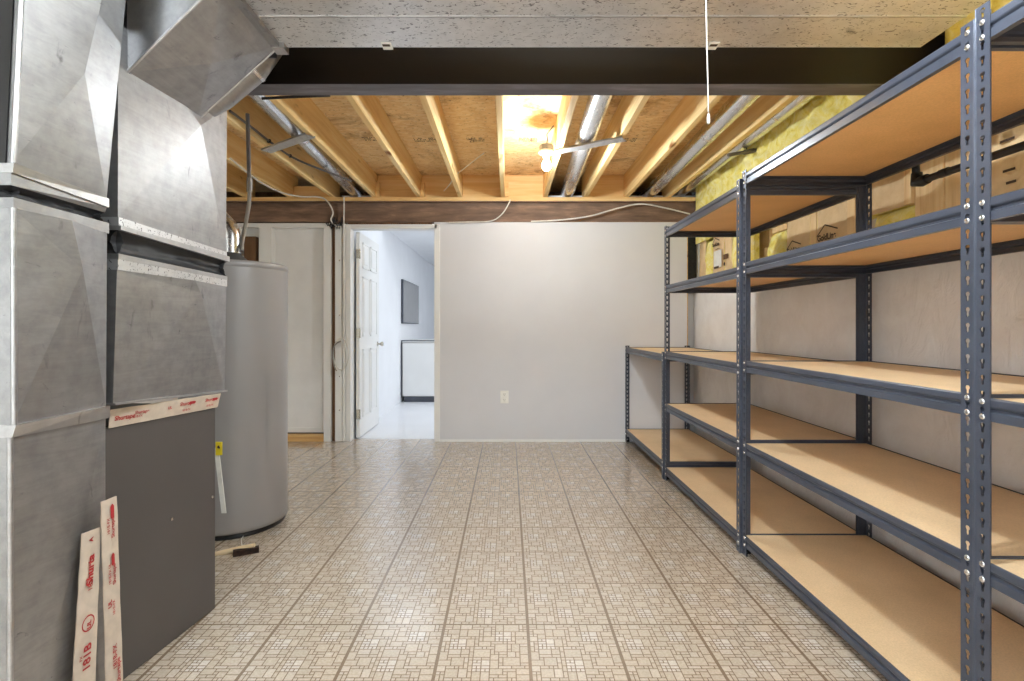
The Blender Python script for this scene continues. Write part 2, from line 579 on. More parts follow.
# door leaf, swung 90 degrees into the far room
dr = tag(link('door_1', None, (-1.455, YB + .12, 0)), kind='structure')
lf = MB().bbox(-1.478, -1.442, YB + .115, YB + .865, .012, 2.012, 'white', .003)
part('leaf', lf, dr)
pn = MB()
y0 = YB + .115
for (a, b) in ((.11, .345), (.405, .64)):
    for (z0, z1) in ((.20, .86), (1.00, 1.58), (1.68, 1.92)):
        q = [(y0 + a, z0), (y0 + b, z0), (y0 + b, z1), (y0 + a, z1)]
        for k in range(4):
            (ya, za), (yb, zb) = q[k], q[(k + 1) % 4]
            pn.box(-1.442, -1.436, min(ya, yb) - .008, max(ya, yb) + .008, min(za, zb) - .008, max(za, zb) + .008, 'white')
        pn.bbox(-1.443, -1.437, y0 + a + .035, y0 + b - .035, z0 + .035, z1 - .035, 'white', .002)
part('panel_moulding', pn, dr)
for z in (1.80, 1.03, .24):
    hb = MB().box(-1.476, -1.444, YB + .1125, YB + .1155, z - .045, z + .045, 'brass')
    hb.tube([(-1.440, YB + .110, z - .048), (-1.440, YB + .110, z + .048)], .007, 'brass', 10)
    part('hinge', hb, dr)
part('door_knob', MB().lathe([(.026, 0), (.026, .004), (.010, .008), (.010, .030), (.022, .038), (.027, .052), (.022, .064), (0, .068)], (-1.442, YB + .80, .90), 'brass', 20, 'x'), dr)

# far room
fr = 11.2
struct('floor', MB().box(-1.6, 2.6, YB + .12, fr, -.02, .0008, 'far_floor'))
struct('wall_left', MB().box(-1.62, -1.545, YB + .13, fr, 0, 2.345, 'bright'))
struct('wall_right', MB().box(2.5, 2.6, YB + .13, fr, 0, 2.345, 'bright'))
struct('wall_back', MB().box(-1.62, 2.6, fr, fr + .1, 0, 2.345, 'bright'))
struct('wall_front', MB().box(-.645, 2.6, YB + .104, YB + .12, 0, 2.345, 'bright'))
struct('ceiling', MB().box(-1.62, 2.6, YB + .13, fr + .1, 2.338, 2.37, 'bright'))
for (lx, ly, hx, hy, m, lab) in ((.9, 7.2, .9, .65, 'panel_light', 'lit white ceiling panel deep in the room beyond the open door'),
                                 (-.35, 5.85, 1.1, .58, 'panel_sheen', 'dim ceiling panel added for floor sheen just beyond the open door')):  # second panel is added to spill light and sheen onto the floor
    lt = thing('ceiling_light', lab, 'light', (lx, ly, 2.338))
    part('frame', MB().box(lx - hx, lx + hx, ly - hy, ly + hy, 2.324, 2.3375, 'white'), lt)
    part('diffuser', MB().box(lx - hx + .03, lx + hx - .03, ly - hy + .03, ly + hy - .03, 2.316, 2.324, m), lt)
# wall screen and white chest in the far room
tv = thing('wall_screen', 'grey flat screen on the white wall beyond the open door', 'screen', (-1.545, 8.1, 1.1))
part('case', MB().bbox(-1.544, -1.512, 7.46, 8.76, 1.135, 1.775, 'charcoal', .005), tv)
part('display', MB().box(-1.512, -1.510, 7.475, 8.745, 1.15, 1.76, 'screen'), tv)
fz = thing('chest_freezer', 'white chest freezer with dark base seen through the open doorway', 'freezer', (-.85, 7.75, 0))
part('body', MB().bbox(-1.525, -.30, 7.44, 8.10, .085, .855, 'white', .012), fz)
part('lid', MB().bbox(-1.53, -.295, 7.432, 8.105, .862, .892, 'white', .008), fz, 'white lid with grey edge')
part('base_grille', MB().box(-1.50, -.32, 7.46, 8.08, .0015, .085, 'charcoal'), fz)
eg = MB()
eg.box(-1.532, -1.520, 7.428, 7.441, .085, .892, 'charcoal')
eg.box(-1.532, -.30, 7.428, 7.441, .880, .894, 'charcoal')
part('edge_trim', eg, fz)

# wall outlet
ol = thing('wall_outlet', 'white duplex outlet on the plain grey back wall', 'outlet', (-.033, YB, .33))
oz = P(504, 397, YB).z
part('plate', MB().bbox(-.073, .005, YB - .006, YB - .0003, oz - .060, oz + .060, 'plastic_white', .002), ol)
for dz in (-.026, .026):
    rc = part('receptacle', MB().bbox(-.052, -.016, YB - .009, YB - .0055, oz + dz - .017, oz + dz + .017, 'plastic_white', .003), ol)
    sl = MB()
    for dx in (-.007, .007):
        sl.box(-.034 + dx - .0012, -.034 + dx + .0012, YB - .0095, YB - .0088, oz + dz - .003, oz + dz + .008, 'ink')
    sl.lathe([(.0025, -.0005), (0, -.0006)], (-.034, YB - .009, oz + dz - .009), 'ink', 8, 'y')
    part('slot', sl, rc)

# ------------------------------------------------------------------ steel beams, joists, blocking
def ibeam(y, x0, x1, z0, z1, m, wf=.102, tf=.010, tw=.008):
    b = MB()
    p = [(-wf / 2, 0), (wf / 2, 0), (wf / 2, tf), (tw / 2, tf), (tw / 2, z1 - z0 - tf), (wf / 2, z1 - z0 - tf), (wf / 2, z1 - z0),
         (-wf / 2, z1 - z0), (-wf / 2, z1 - z0 - tf), (-tw / 2, z1 - z0 - tf), (-tw / 2, tf), (-wf / 2, tf)]
    return b.prism(p, (x0, y, z0), (0, 1, 0), (0, 0, 1), (x1 - x0, 0, 0), m)
sb = thing('steel_beam', 'dark brown steel beam crossing the ceiling behind the long sheet metal duct', 'beam', (0, 2.165, ZB), 'steel beams')
part('beam_body', ibeam(2.165, XL, XR + .08, ZB + .002, ZJ - .001, 'brown_steel'), sb)
part('flange_underside', MB().box(XL, XR + .08, 2.1145, 2.2155, ZB, ZB + .0019, 'blue_grey_steel'), sb, 'bluish grey underside of the flange')  # thin underside sheet coloured bluish grey, paler than the beam body
bb = ibeam(YB + .05, XL, XR + .08, ZB, 2.285, 'rust_steel')
bb.box(XL, -1.68, YB + .005, YB + .045, ZB + .010, ZB + .135, 'rust_steel')
solo('steel_beam', bb, 'weathered brown steel beam lying on top of the back wall and door', 'beam', 'steel beams')
solo('sill_board', MB().bbox(XL, XR + .06, YB - .004, YB + .12, 2.286, ZJ - .001, 'cross', .003), 'pale lumber plate lying on the weathered back beam under the joists', 'board')

JX = [(-2.50, 'ceiling joist furthest left, mostly behind the furnace ducts'),
      (-2.08, 'ceiling joist second from the left, behind the vertical grey pipe'),
      (-1.67, 'ceiling joist carrying the black cable, left of the leftmost round pipe'),
      (-1.276, 'ceiling joist just right of the leftmost round pipe'),
      (-.85, 'ceiling joist above the door opening, next after the strapped one'),
      (-.456, 'ceiling joist above the right door casing, with white wire beside it'),
      (-.05, 'ceiling joist seen almost end on, left of the lit bare bulb'),
      (.358, 'ceiling joist holding the lit bare bulb on its left side'),
      (.742, 'ceiling joist holding the right end of the metal hanger bar'),
      (1.13, 'ceiling joist left of the pipe behind the pull cord'),
      (1.53, 'ceiling joist between the two round pipes nearest the yellow insulation')]
def make_joist(x):
    return MB().bbox(x - .019, x + .019, 2.118, 5.08, ZJ, ZS - .001, 'joist', .003)
j0 = None
for (x, lab) in JX:
    if j0 is None:
        j0 = solo('floor_joist', make_joist(x), 'pine ' + lab, 'joist', 'pine ceiling joists')
        jx0 = x
    else:
        o = j0.copy()
        COL.objects.link(o)
        o.location.x += x - jx0
        o['label'] = 'pine ' + lab
BK = [(-2.08, -1.67, 'left of the cable joist, shorter than the others'), (-1.276, -.85, 'right of the leftmost round pipe'), (-.85, -.456, 'above the door opening'),
      (-.456, -.05, 'above the wall right of the door'), (-.05, .358, 'behind the lit bare bulb'), (.742, 1.13, 'between the hanger bar and the pull cord')]
for (a, b, lab) in BK:
    h1 = 2.44 if a < -2 else ZS - .002
    solo('blocking_board', MB().bbox(a + .020, b - .020, 4.965, 5.0, ZJ + .001, h1, 'cross', .003), 'orange pine blocking at the joist ends ' + lab, 'board', 'pine blocking between the joists')
for x, lab in ((-1.276, 'right of the leftmost round pipe'), (-.85, 'above the door opening'), (-.05, 'left of the lit bulb'), (.742, 'beside the hanger bar joist')):
    solo('joist_cleat', MB().bbox(x + .0205, x + .056, 4.90, 4.964, ZJ + .001, ZJ + .14, 'cross', .002), 'short pine cleat in the joist corner ' + lab, 'cleat', 'pine cleats at the joist ends')

# round pipes in the joist bays
def round_pipe(p0, p1, r, seams, lab):
    t = thing('duct_pipe', lab, 'pipe', p0, 'round sheet metal pipes between the joists')
    p0, p1 = Vector(p0), Vector(p1)
    part('pipe_body', MB().tube([p0, p1], r, 'pipe', 28), t)
    for s in seams:
        c = p0.lerp(p1, s)
        d = (p1 - p0).normalized()
        part('joint_band', MB().tube([c - d * .012, c - d * .008, c + d * .008, c + d * .012], [r + .0005, r + .003, r + .003, r + .0005], 'pipe', 28), t)
    return t
round_pipe((-1.345, 2.24, 2.40), (-1.485, 5.3, 2.39), .060, (.42,), 'round sheet metal pipe furthest left between the joists')
round_pipe((.505, 2.24, 2.40), (.585, 5.3, 2.395), .064, (.42,), 'round sheet metal pipe beside the lit bulb, over the hanger bar')
round_pipe((1.33, 2.24, 2.395), (1.375, 5.3, 2.39), .060, (.40,), 'round sheet metal pipe behind the end of the pull cord')
round_pipe((1.650, 2.24, 2.40), (1.690, 5.3, 2.41), .054, (.30,), 'round sheet metal pipe beside the yellow insulation, furthest right')

def strut(a, b, w, lab):
    a, b = Vector(a), Vector(b)
    d = (b - a)
    n = d.normalized()
    s = Vector((-n.y, n.x, 0))
    t = thing('hanger_bar', lab, 'bracket', a, 'metal hanger bars under the joists')
    prof = [(-w / 2, 0), (w / 2, 0), (w / 2, .012), (w / 2 - .002, .012), (w / 2 - .002, .002), (-w / 2 + .002, .002), (-w / 2 + .002, .012), (-w / 2, .012)]
    part('channel', MB().prism(prof, a, s, (0, 0, 1), d, 'galv_bright'), t)
    for k in (.04, .95):
        part('screw', MB().lathe([(0, -.003), (.005, -.002), (.006, 0)], a + d * k, 'rivet', 8), t)
    return t
strut((.345, 3.61, ZJ - .0125), (.755, 3.36, ZJ - .0125), .080, 'galvanised hanger bar under the pipe beside the lit bulb')
strut((-1.685, 3.60, ZJ - .0125), (-1.262, 3.30, ZJ - .0125), .075, 'galvanised hanger bar under the leftmost round pipe')
hp = thing('drain_pipe', 'black pipe crossing under the round pipe beside the yellow insulation', 'pipe', (1.6, 3.6, 2.31))
part('pipe_run', MB().tube([P(728, 155, 3.66), P(752, 151, 3.66), P(779, 145.5, 3.62)], .013, 'cable_grey', 12), hp)
part('coupling', MB().tube([P(744, 152.5, 3.66), P(754, 150.5, 3.66)], .017, 'cable_grey', 12), hp)
part('strap', MB().tube([P(747, 151, 3.66), P(745, 142, 3.60), P(751, 136, 3.55), P(758, 140, 3.55)], .005, 'cable_black', 8), hp)

# yellow insulation along the right rim
def rim_piece(ya, yb, za, zb, lab, n):
    def fn(u, v):
        y = ya + u * (yb - ya)
        z = za + v * (zb - za)
        w_ = noise.noise(Vector((y * 4.2, z * 7, 0))) * .045 + noise.noise(Vector((y * 13, z * 17, 4.))) * .028
        e_ = min(1, math.sin(math.pi * v) * 1.6) ** .5 * min(1, 12 * u * (1 - u)) ** .5
        return Vector((1.775 - (.012 + w_) * e_ , y, z))
    g = MB().grid(fn, n, 36, 'glass_wool', True)
    g.box(1.776, 1.785, ya, yb, za, zb, 'glass_wool')
    solo('rim_insulation', g, lab, 'insulation', 'yellow insulation along the ceiling edge')
rim_piece(2.23, 4.89, 1.87, 2.54, 'yellow fiberglass insulation stuffed along the ceiling edge above the shelving', 160)
rim_piece(.9, 2.10, 1.87, 2.54, 'yellow fiberglass insulation at the ceiling edge in front of the dark steel beam', 70)

# bare bulb fixtures
def bulb_fixture(x, y, z, lab, m='bulb'):
    t = thing('bulb_light', lab, 'light', (x, y, z))
    part('junction_box', MB().lathe([(0, .050), (.046, .050), (.050, .046), (.050, .010), (.050, .006)], (x, y, z), 'cable_grey', 8, smooth=False), t)
    part('lamp_holder', MB().lathe([(.050, .010), (.056, .006), (.056, -.004), (.048, -.012), (.030, -.018), (.024, -.030), (.022, -.040), (0, -.040)], (x, y, z), 'porcelain', 28), t)
    part('bulb', MB().lathe([(.013, -.040), (.014, -.052), (.022, -.066), (.030, -.084), (.032, -.100), (.028, -.116), (.016, -.128), (0, -.132)], (x, y, z), m, 24), t)
    return t
bl1 = bulb_fixture(.272, 3.66, 2.328, 'lit bare bulb in a white holder on the side of a ceiling joist')
part('feed_wire', MB().tube([(.272, 3.66, 2.377), (.280, 3.66, 2.42), (.275, 3.66, 2.455), (.30, 3.67, 2.49), (.325, 3.7, 2.53)], .005, 'cable_grey', 8), bl1)
bl2 = bulb_fixture(.36, 1.02, 2.36, 'lit bare bulb on the ceiling in front of the long duct, above the view', 'bulb_b')
bl3 = thing('added_fill_light', 'long added fill light on the ceiling behind the view', 'light', (-1.2, -1.5, 2.45))  # unseen lamp added for soft fill under the shelves
part('housing', MB().bbox(-1.90, -.50, -1.70, -1.30, 2.46, 2.5075, 'white', .006), bl3)
part('diffuser', MB().box(-1.87, -.53, -1.67, -1.33, 2.440, 2.4595, 'fill_glow'), bl3)
for b_, (x, y) in ((bl2, (.36, 1.02)),):
    part('mounting_board', MB().bbox(x - .07, x + .07, y - .07, y + .07, 2.41, ZS - .041, 'joist', .003), b_)

pc = thing('pull_cord', 'white pull cord hanging in front of the dark steel beam', 'cord', P(708, 119, 1.2))
pts = [Vector((.398, 1.06, 2.338)), P(706, -90, 1.2), P(706, 0, 1.2), P(707, 50, 1.2), P(708, 90, 1.2), P(708.3, 112, 1.2)]
part('string', MB().tube(pts, .0014, 'cable_white', 8), pc)
kb = P(708.5, 119, 1.2)
part('knob', MB().lathe([(0, .014), (.002, .012), (.0035, .004), (.004, -.006), (.003, -.011), (0, -.012)], kb, 'plastic_white', 12), pc)

# ------------------------------------------------------------------ long sheet metal duct
DY0, DY1, DXA, DXB, DZT = 1.47, 1.83, -.812, 1.462, 2.315
td = thing('trunk_duct', 'long speckled sheet metal duct running across the ceiling in front of the steel beam', 'duct', (0, 1.65, ZB))
b = MB().hexa([(DXA, DY0, ZB), (DXB, DY0, ZB), (DXB, DY1, ZB), (DXA, DY1, ZB), (DXA, DY0, DZT), (DXB, DY0, DZT), (DXB, DY1, DZT), (DXA, DY1, DZT)], 'galv_fleck')
part('duct_body', b, td)
sm = MB()
sm.box(DXA, DXB, 1.646, 1.652, ZB - .003, ZB, 'galv_bright')
sm.box(DXA, DXB, 1.652, 1.6545, ZB - .002, ZB, 'charcoal')
part('seam', sm, td)
part('edge_flange', MB().box(DXA, DXB, DY1, DY1 + .002, ZB - .001, ZB + .02, 'galv_bright'), td)
for xx in (P(387, 44, 1.82).x, P(713, 45, 1.82).x):
    cl = MB().box(xx - .017, xx + .017, 1.800, 1.842, ZB - .004, ZB + .022, 'plastic_white')
    cl.box(xx - .014, xx + .012, 1.806, 1.820, ZB - .0045, ZB - .004, 'ink')
    part('drive_clip', cl, td, 'small white clip with dark mark on the duct edge')
cl = MB().box(DXA - .012, DXA + .014, DY0, DY1 + .014, ZB - .016, ZB + .004, 'galv')
cl.box(DXA - .012, DXA + .03, DY1 - .03, DY1 + .016, ZB - .020, ZB + .006, 'galv_bright')
part('collar', cl, td)
A_, B_ = PX(127, 72, -1.15), PX(197, 120.5, -1.15)
C_, D_ = Vector((DXA, DY1, ZB)), Vector((DXA, DY0, ZB))
A_, B_ = Vector(A_), Vector(B_)
tr = MB()
cen = (A_ * .30 + B_ * .32 + C_ * .19 + D_ * .19) * 1.0
cen = (A_ + B_ + C_ + D_) / 4
cen = P(208, 58, 1.70) * .0 + cen + Vector((.009, .0, -.016))
tr.add([A_, B_, C_, D_, cen], [(0, 1, 4), (1, 2, 4), (2, 3, 4), (3, 0, 4)], 'galv')
up = lambda v, z: Vector((v.x, v.y, z))
A2, B2, C2, D2 = up(A_, DZT), up(B_, DZT), up(C_, DZT), up(D_, DZT)
tr.add([A_, D_, D2, A2], [(0, 1, 2, 3)], 'galv')
tr.add([B_, C_, C2, B2], [(0, 1, 2, 3)], 'galv')
tr.add([A2, B2, C2, D2], [(0, 1, 2, 3)], 'galv')
tr.add([A_, B_, B2, A2], [(0, 1, 2, 3)], 'galv')
part('sloped_transition', tr, td)
ed = MB()
ed.tube([A_, B_], .0035, 'charcoal', 6)
ed.tube([B_, C_], .004, 'galv_bright', 6)
ed.tube([A_, D_], .005, 'galv_bright', 6)
part('edge_seam', ed, td)

# ------------------------------------------------------------------ ducts on the furnace
def section(mb, tl, tr_, bl_, br, depth, m, cen=None, top=(), raise_=.012, left_seam=True):
    """sheet metal box whose front face has the four given corners; cross-broken front"""
    tl, tr_, bl_, br = map(Vector, (tl, tr_, bl_, br))
    bk = Vector((-depth, 0, 0))
    if cen is None:
        mb.add([tl, tr_, br, bl_], [(0, 1, 2, 3)], m)
    else:
        u, v = cen
        c = (tl * (1 - u) + tr_ * u) * (1 - v) + (bl_ * (1 - u) + br * u) * v + Vector((raise_, 0, 0))
        rim = [tl] + [tl.lerp(tr_, t) + Vector((raise_, 0, 0)) for t in top] + [tr_, br, bl_]
        n = len(rim)
        if top:      # crease runs straight from the top edge to the lower right corner
            mb.add(rim + [c], [(1, 2, 3), (1, 3, 5), (3, 4, 5), (0, 1, 5), (0, 5, 4)], m)
        else:
            mb.add(rim + [c], [(i, (i + 1) % n, n) for i in range(n)], m)
    mb.add([tl, bl_, bl_ + bk, tl + bk], [(0, 1, 2, 3)], m)
    mb.add([tr_, br, br + bk, tr_ + bk], [(0, 1, 2, 3)], m)
    mb.add([tl, tr_, tr_ + bk, tl + bk], [(0, 1, 2, 3)], m)
    mb.add([bl_, br, br + bk, bl_ + bk], [(0, 1, 2, 3)], m)
    return mb
def band(mb, tl, tr_, bl_, br, depth, out, m, both=True):
    """flange strip standing proud of the box on the aisle face and the two sides"""
    tl, tr_, bl_, br = map(Vector, (tl, tr_, bl_, br))
    o = Vector((out, 0, 0))
    e = Vector((0, out * .3, 0))
    bk = Vector((-depth, 0, 0))
    pb = [bl_ + o - e, br + o + e, br + bk + e, bl_ + bk - e]
    pt = [tl + o - e, tr_ + o + e, tr_ + bk + e, tl + bk - e]
    return mb.hexa(pb + pt, m)
def canvas(mb, tl, tr_, bl_, br, depth, sag, m, seed):
    tl, tr_, bl_, br = map(Vector, (tl, tr_, bl_, br))
    bk = Vector((-depth, 0, 0))
    def face(a, b, c, d, inward):
        def fn(u, v):
            p = (a * (1 - u) + b * u) * (1 - v) + (c * (1 - u) + d * u) * v
            w_ = math.sin(math.pi * v) ** .8
            n = noise.noise(Vector((u * 7 + seed, v * 2.2 - u * 1.5, seed))) * .5 + noise.noise(Vector((u * 3, v * 9 + u * 3, seed + 3))) * .35
            return p + inward * w_ * sag * (1 + n)
        mb.grid(fn, 40, 14, m, True)
    face(tl, tr_, bl_, br, Vector((-1, 0, 0)))
    face(tl, tl + bk, bl_, bl_ + bk, Vector((0, 1, 0)))
    face(tr_, tr_ + bk, br, br + bk, Vector((0, -1, 0)))

XP = -1.15
Y1a, Y1b = 1.20, 1.48
DEP = .52
def q1(pl, pr):
    return P(pl[0], pl[1], Y1a), P(pr[0], pr[1], Y1b)
rd = thing('return_duct', 'tall sheet metal return duct nearest the left edge of the view', 'duct', (-1.41, 1.34, 0))
tA0, tA1 = Vector((-1.10, Y1a, 2.545)), Vector((-1.045, Y1b, 2.545))
a0, a1 = q1((12, 163), (106.6, 198.5))
a2, a3 = q1((10.8, 172.6), (106.6, 207.4))
part('upper_section', section(MB(), tA0, tA1, a0, a1, DEP, 'galv', (.55, .73), (), .020), rd)
part('flange', band(MB(), a0, a1, a2, a3, DEP, .006, 'galv_bright'), rd)
part('dark_reflection_panel', MB().hexa([a0 + Vector((-DEP, -.004, 0)), a0 + Vector((-.012, -.004, 0)), a0 + Vector((-.012, -.0005, 0)), a0 + Vector((-DEP, -.0005, 0)), tA0 + Vector((-DEP, -.004, 0)), tA0 + Vector((-.012, -.004, 0)), tA0 + Vector((-.012, -.0005, 0)), tA0 + Vector((-DEP, -.0005, 0))], 'black'), rd, 'side sheet coloured black as a dark reflection')  # black sheet over the duct side imitates a dark reflection
a4, a5 = q1((10.8, 185), (104.5, 212.5))
a6, a7 = q1((12, 197.5), (107, 223))
a8, a9 = q1((12, 208), (107, 233.5))
part('flange', band(MB(), a2, a3, a4, a5, DEP, .001, 'galv'), rd)
part('canvas_connector', (lambda m_: (canvas(m_, a4, a5, a6, a7, DEP, .020, 'dark_gap', 2.), m_)[1])(MB()), rd, 'dark canvas connector')
part('flange', band(MB(), a6, a7, a8, a9, DEP, .005, 'galv'), rd)
b0, b1 = q1((13, 425), (106, 406))
part('middle_section', section(MB(), a8, a9, b0, b1, DEP, 'galv', (.56, .24), (.44,), .034), rd)
b2, b3 = q1((9, 437.5), (105.5, 418))
part('flange', band(MB(), b0, b1, b2, b3, DEP, .010, 'galv_bright'), rd)
c0, c1 = Vector((b2.x, b2.y, .002)), Vector((b3.x, b3.y, .002))
part('lower_section', section(MB(), b2, b3, c0, c1, DEP, 'galv', (.60, .40), (), .014), rd)
sm = MB()
for (t_, b_) in ((tA0, a0), (a8, b0), (b2, c0)):
    sm.tube([t_ + Vector((.003, .0, 0)), b_ + Vector((.003, .0, 0))], .006, 'galv_bright', 8)
part('corner_seam', sm, rd)

Y2a, Y2b = 1.535, 2.10
def q2(pl, pr):
    return PX(pl[0], pl[1], XP), PX(pr[0], pr[1], XP)
pl = thing('supply_plenum', 'sheet metal plenum standing on the grey furnace cabinet, black canvas at its middle', 'duct', (-1.41, 1.8, .80))
p0 = Vector((XP, PX(118, 200, XP).y, 1.995)); p1 = PX(227, 108, XP)
p2, p3 = q2((118, 217), (226, 252))
p4, p5 = q2((118, 225.7), (226.3, 256.5))
p6, p7 = q2((117.6, 230), (226.3, 261.7))
part('upper_section', section(MB(), p0, p1, p2, p3, .6, 'galv', (.63, .27), (), .024), pl)
part('upper_section', MB().box(-1.75, XP - .03, 1.56, 1.90, 1.86, 2.54, 'galv'), pl)
part('flange', band(MB(), p2, p3, p4, p5, .6, .003, 'galv_fleck'), pl)
part('flange', band(MB(), p4, p5, p6, p7, .6, .012, 'galv_bright'), pl)
p8, p9 = q2((117.6, 253.6), (226.3, 276.4))
part('canvas_connector', (lambda m_: (canvas(m_, p6, p7, p8, p9, .6, .022, 'dark_gap', 9.), m_)[1])(MB()), pl, 'black wrinkled canvas connector')
r0, r1 = q2((117.4, 259), (226.3, 280))
r2, r3 = q2((117, 269.7), (226.3, 286.6))
part('flange', band(MB(), p8, p9, r0, r1, .6, .004, 'galv_bright'), pl)
part('flange', band(MB(), r0, r1, r2, r3, .6, .003, 'galv_fleck'), pl)
r4, r5 = q2((113, 405), (224.7, 391.5))
part('lower_section', section(MB(), r2, r3, r4, r5, .6, 'galv', (.62, .10), (.56,), .030), pl)
part('bottom_flange', band(MB(), r4 + Vector((0, 0, .006)), r5 + Vector((0, 0, .006)), r4, r5, .6, .010, 'galv_bright'), pl)

# takeoff pipe beside the transition
tk = thing('takeoff_pipe', 'short segmented sheet metal pipe between the sloped duct and the steel beam', 'pipe', (-1.05, 1.99, 2.0))
pp = [Vector(p) for p in ((-1.22, 1.985, 1.93), (-1.105, 1.985, 1.995), (-.985, 1.985, 2.095), (-.925, 1.985, 2.18), (-.91, 1.985, 2.30))]
part('pipe_body', MB().tube(pp, .062, 'galv', 24), tk)
dd = (pp[2] - pp[1]).normalized()
part('joint_band', MB().tube([pp[2] - dd * .006, pp[2] + dd * .006], .065, 'pipe', 24), tk)
part('mounting_plate', MB().box(-.99, -.865, 1.93, 1.936, 2.10, 2.22, 'charcoal'), tk)

# furnace cabinet
fc = thing('furnace_cabinet', 'dark grey furnace cabinet standing on the floor under the plenum', 'furnace', (-1.5, 1.8, 0))
fr_, fl_ = Vector((-1.137, 2.006, 0)), Vector((-1.200, 1.530, 0))
dv = (fr_ - fl_).normalized()
nb = Vector((-dv.y, dv.x, 0))      # away from the aisle
tz0, tz1 = .798, .792
part('body', MB().hexa([fl_ + nb * .012 + Vector((0, 0, .002)), fr_ + nb * .012 + Vector((0, 0, .002)), fr_ + nb * .6 + Vector((0, 0, .002)), fl_ + nb * .6 + Vector((0, 0, .002)),
                         fl_ + nb * .012 + Vector((0, 0, tz0)), fr_ + nb * .012 + Vector((0, 0, tz1)), fr_ + nb * .6 + Vector((0, 0, tz1)), fl_ + nb * .6 + Vector((0, 0, tz0))], 'furnace'), fc)
def on_front(px, py):                # point on the cabinet front at a pixel
    d = Vector(((px - CX) / F, 1, (CY - py) / F))
    n2 = Vector((nb.x, nb.y, 0))
    t_ = n2.dot(fl_) / n2.dot(d)
    return Vector((0, 0, H)) + d * t_
pnl = MB().hexa([fl_ + Vector((0, 0, .004)), fr_ + Vector((0, 0, .004)), fr_ + nb * .012 + Vector((0, 0, .004)), fl_ + nb * .012 + Vector((0, 0, .004)),
                 fl_ + Vector((0, 0, tz0 - .004)), fr_ + Vector((0, 0, tz1 - .004)), fr_ + nb * .012 + Vector((0, 0, tz1 - .004)), fl_ + nb * .012 + Vector((0, 0, tz0 - .004))], 'furnace')
part('front_panel', pnl, fc)
for (px, py) in ((171, 519), (211.5, 497)):
    c_ = on_front(px, py)
    rot = MB().tube([c_ + nb * .001, c_ - nb * .004], .0055, 'rivet', 12)
    part('screw', rot, fc)

# printed tape
def tape(corners, wrinkle, name_lab, prints, n=16):
    """corners tl,tr,br,bl as world points; runs tl->tr (length) ; prints: list of (text, t along, v across, size)"""
    tl, tr_, br, bl_ = map(Vector, corners)
    nrm = (tr_ - tl).cross(bl_ - tl).normalized()
    if nrm.x < 0:
        nrm = -nrm
    t = thing('tape_strip', name_lab, 'tape', (tl + br) / 2, 'strips of red printed tape on the furnace')
    def fn(u, v):
        p = (tl * (1 - u) + tr_ * u) * (1 - v) + (bl_ * (1 - u) + br * u) * v
        return p + nrm * (.0035 + wrinkle * noise.noise(Vector((u * 9, v * 3, tl.z * 7))))
    m_ = MB().grid(fn, 40, 6, 'tape', True)
    def fn2(u, v):
        return fn(u, v) - nrm * .002
    m_.grid(fn2, 40, 6, 'tape', True, True)
    part('strip', m_, t)
    xd = (tr_ - tl).normalized()
    yd = nrm.cross(xd).normalized()
    for (s, u, v, sz, th) in prints:
        pm = MB()
        o_ = (tl * (1 - u) + tr_ * u) * (1 - v) + (bl_ * (1 - u) + br * u) * v
        if s == 'O':
            ring = [o_ + (xd * math.cos(k * math.pi / 10) + yd * math.sin(k * math.pi / 10)) * sz + nrm * .0065 for k in range(20)]
            inn = [o_ + (xd * math.cos(k * math.pi / 10) + yd * math.sin(k * math.pi / 10)) * sz * .84 + nrm * .0065 for k in range(20)]
            pm.add(ring + inn, [(k, (k + 1) % 20, 20 + (k + 1) % 20, 20 + k) for k in range(20)], 'red')
        elif s == '#':      # solid flag shaped mark with a tapered end
            pm.add([o_ + nrm * .0065, o_ + xd * sz * 2.6 + nrm * .0065, o_ + xd * sz * 3.2 + yd * sz * .5 + nrm * .0065, o_ + xd * sz * 2.6 + yd * sz + nrm * .0065, o_ + yd * sz + nrm * .0065],
                   [(0, 1, 2, 3, 4)], 'red')
        else:
            pm.text(s, sz, o_, xd, yd, 'red', .0065, th)
        part('print', pm, t)
    return t
def fp(px, py, off=.0):
    return on_front(px, py) - nb * off
tape((fp(104.5, 409.5, .016), fp(214.5, 393, .024), fp(215.6, 407, .004), fp(106.5, 428, .004)), .0022,
     'cream tape with red print along the top edge of the furnace cabinet',
     [('Shurtape', .03, .62, .020, .0005), ('181B-FX', .16, .66, .011, .0002), ('Shurtape', .18, .45, .015, .0004), ('UL', .46, .50, .014, .0004), ('Shurtape', .57, .42, .018, .0005),
      ('#', .66, .40, .010, 0), ('181B-FX', .60, .80, .011, .0002), ('Shurtape', .83, .42, .017, .0004), ('#', .91, .40, .009, 0), ('181B-FX', .85, .78, .011, .0002)])
Xs = b3.x + .004
def tp(px, py, y):
    return P(px, py, y)
bt = lambda px, py: PX(px, py, -1.128)
tape((bt(71, 690), bt(80.5, 534), bt(99.5, 527), bt(94, 690)), .002,
     'cream tape with red print on the sheet metal duct, left of its twin',
     [('181B', .13, .66, .034, .0008), ('FX', .34 - .16, .30, .012, .0002), ('UL', .385, .62, .018, .0006), ('O', .415, .50, .021, 0), ('181', .62, .62, .020, .0003), ('Shurta', .66, .62, .030, .0012), ('A', .93, .55, .018, .0006)])
ft = lambda px, py: PX(px, py, -1.120)
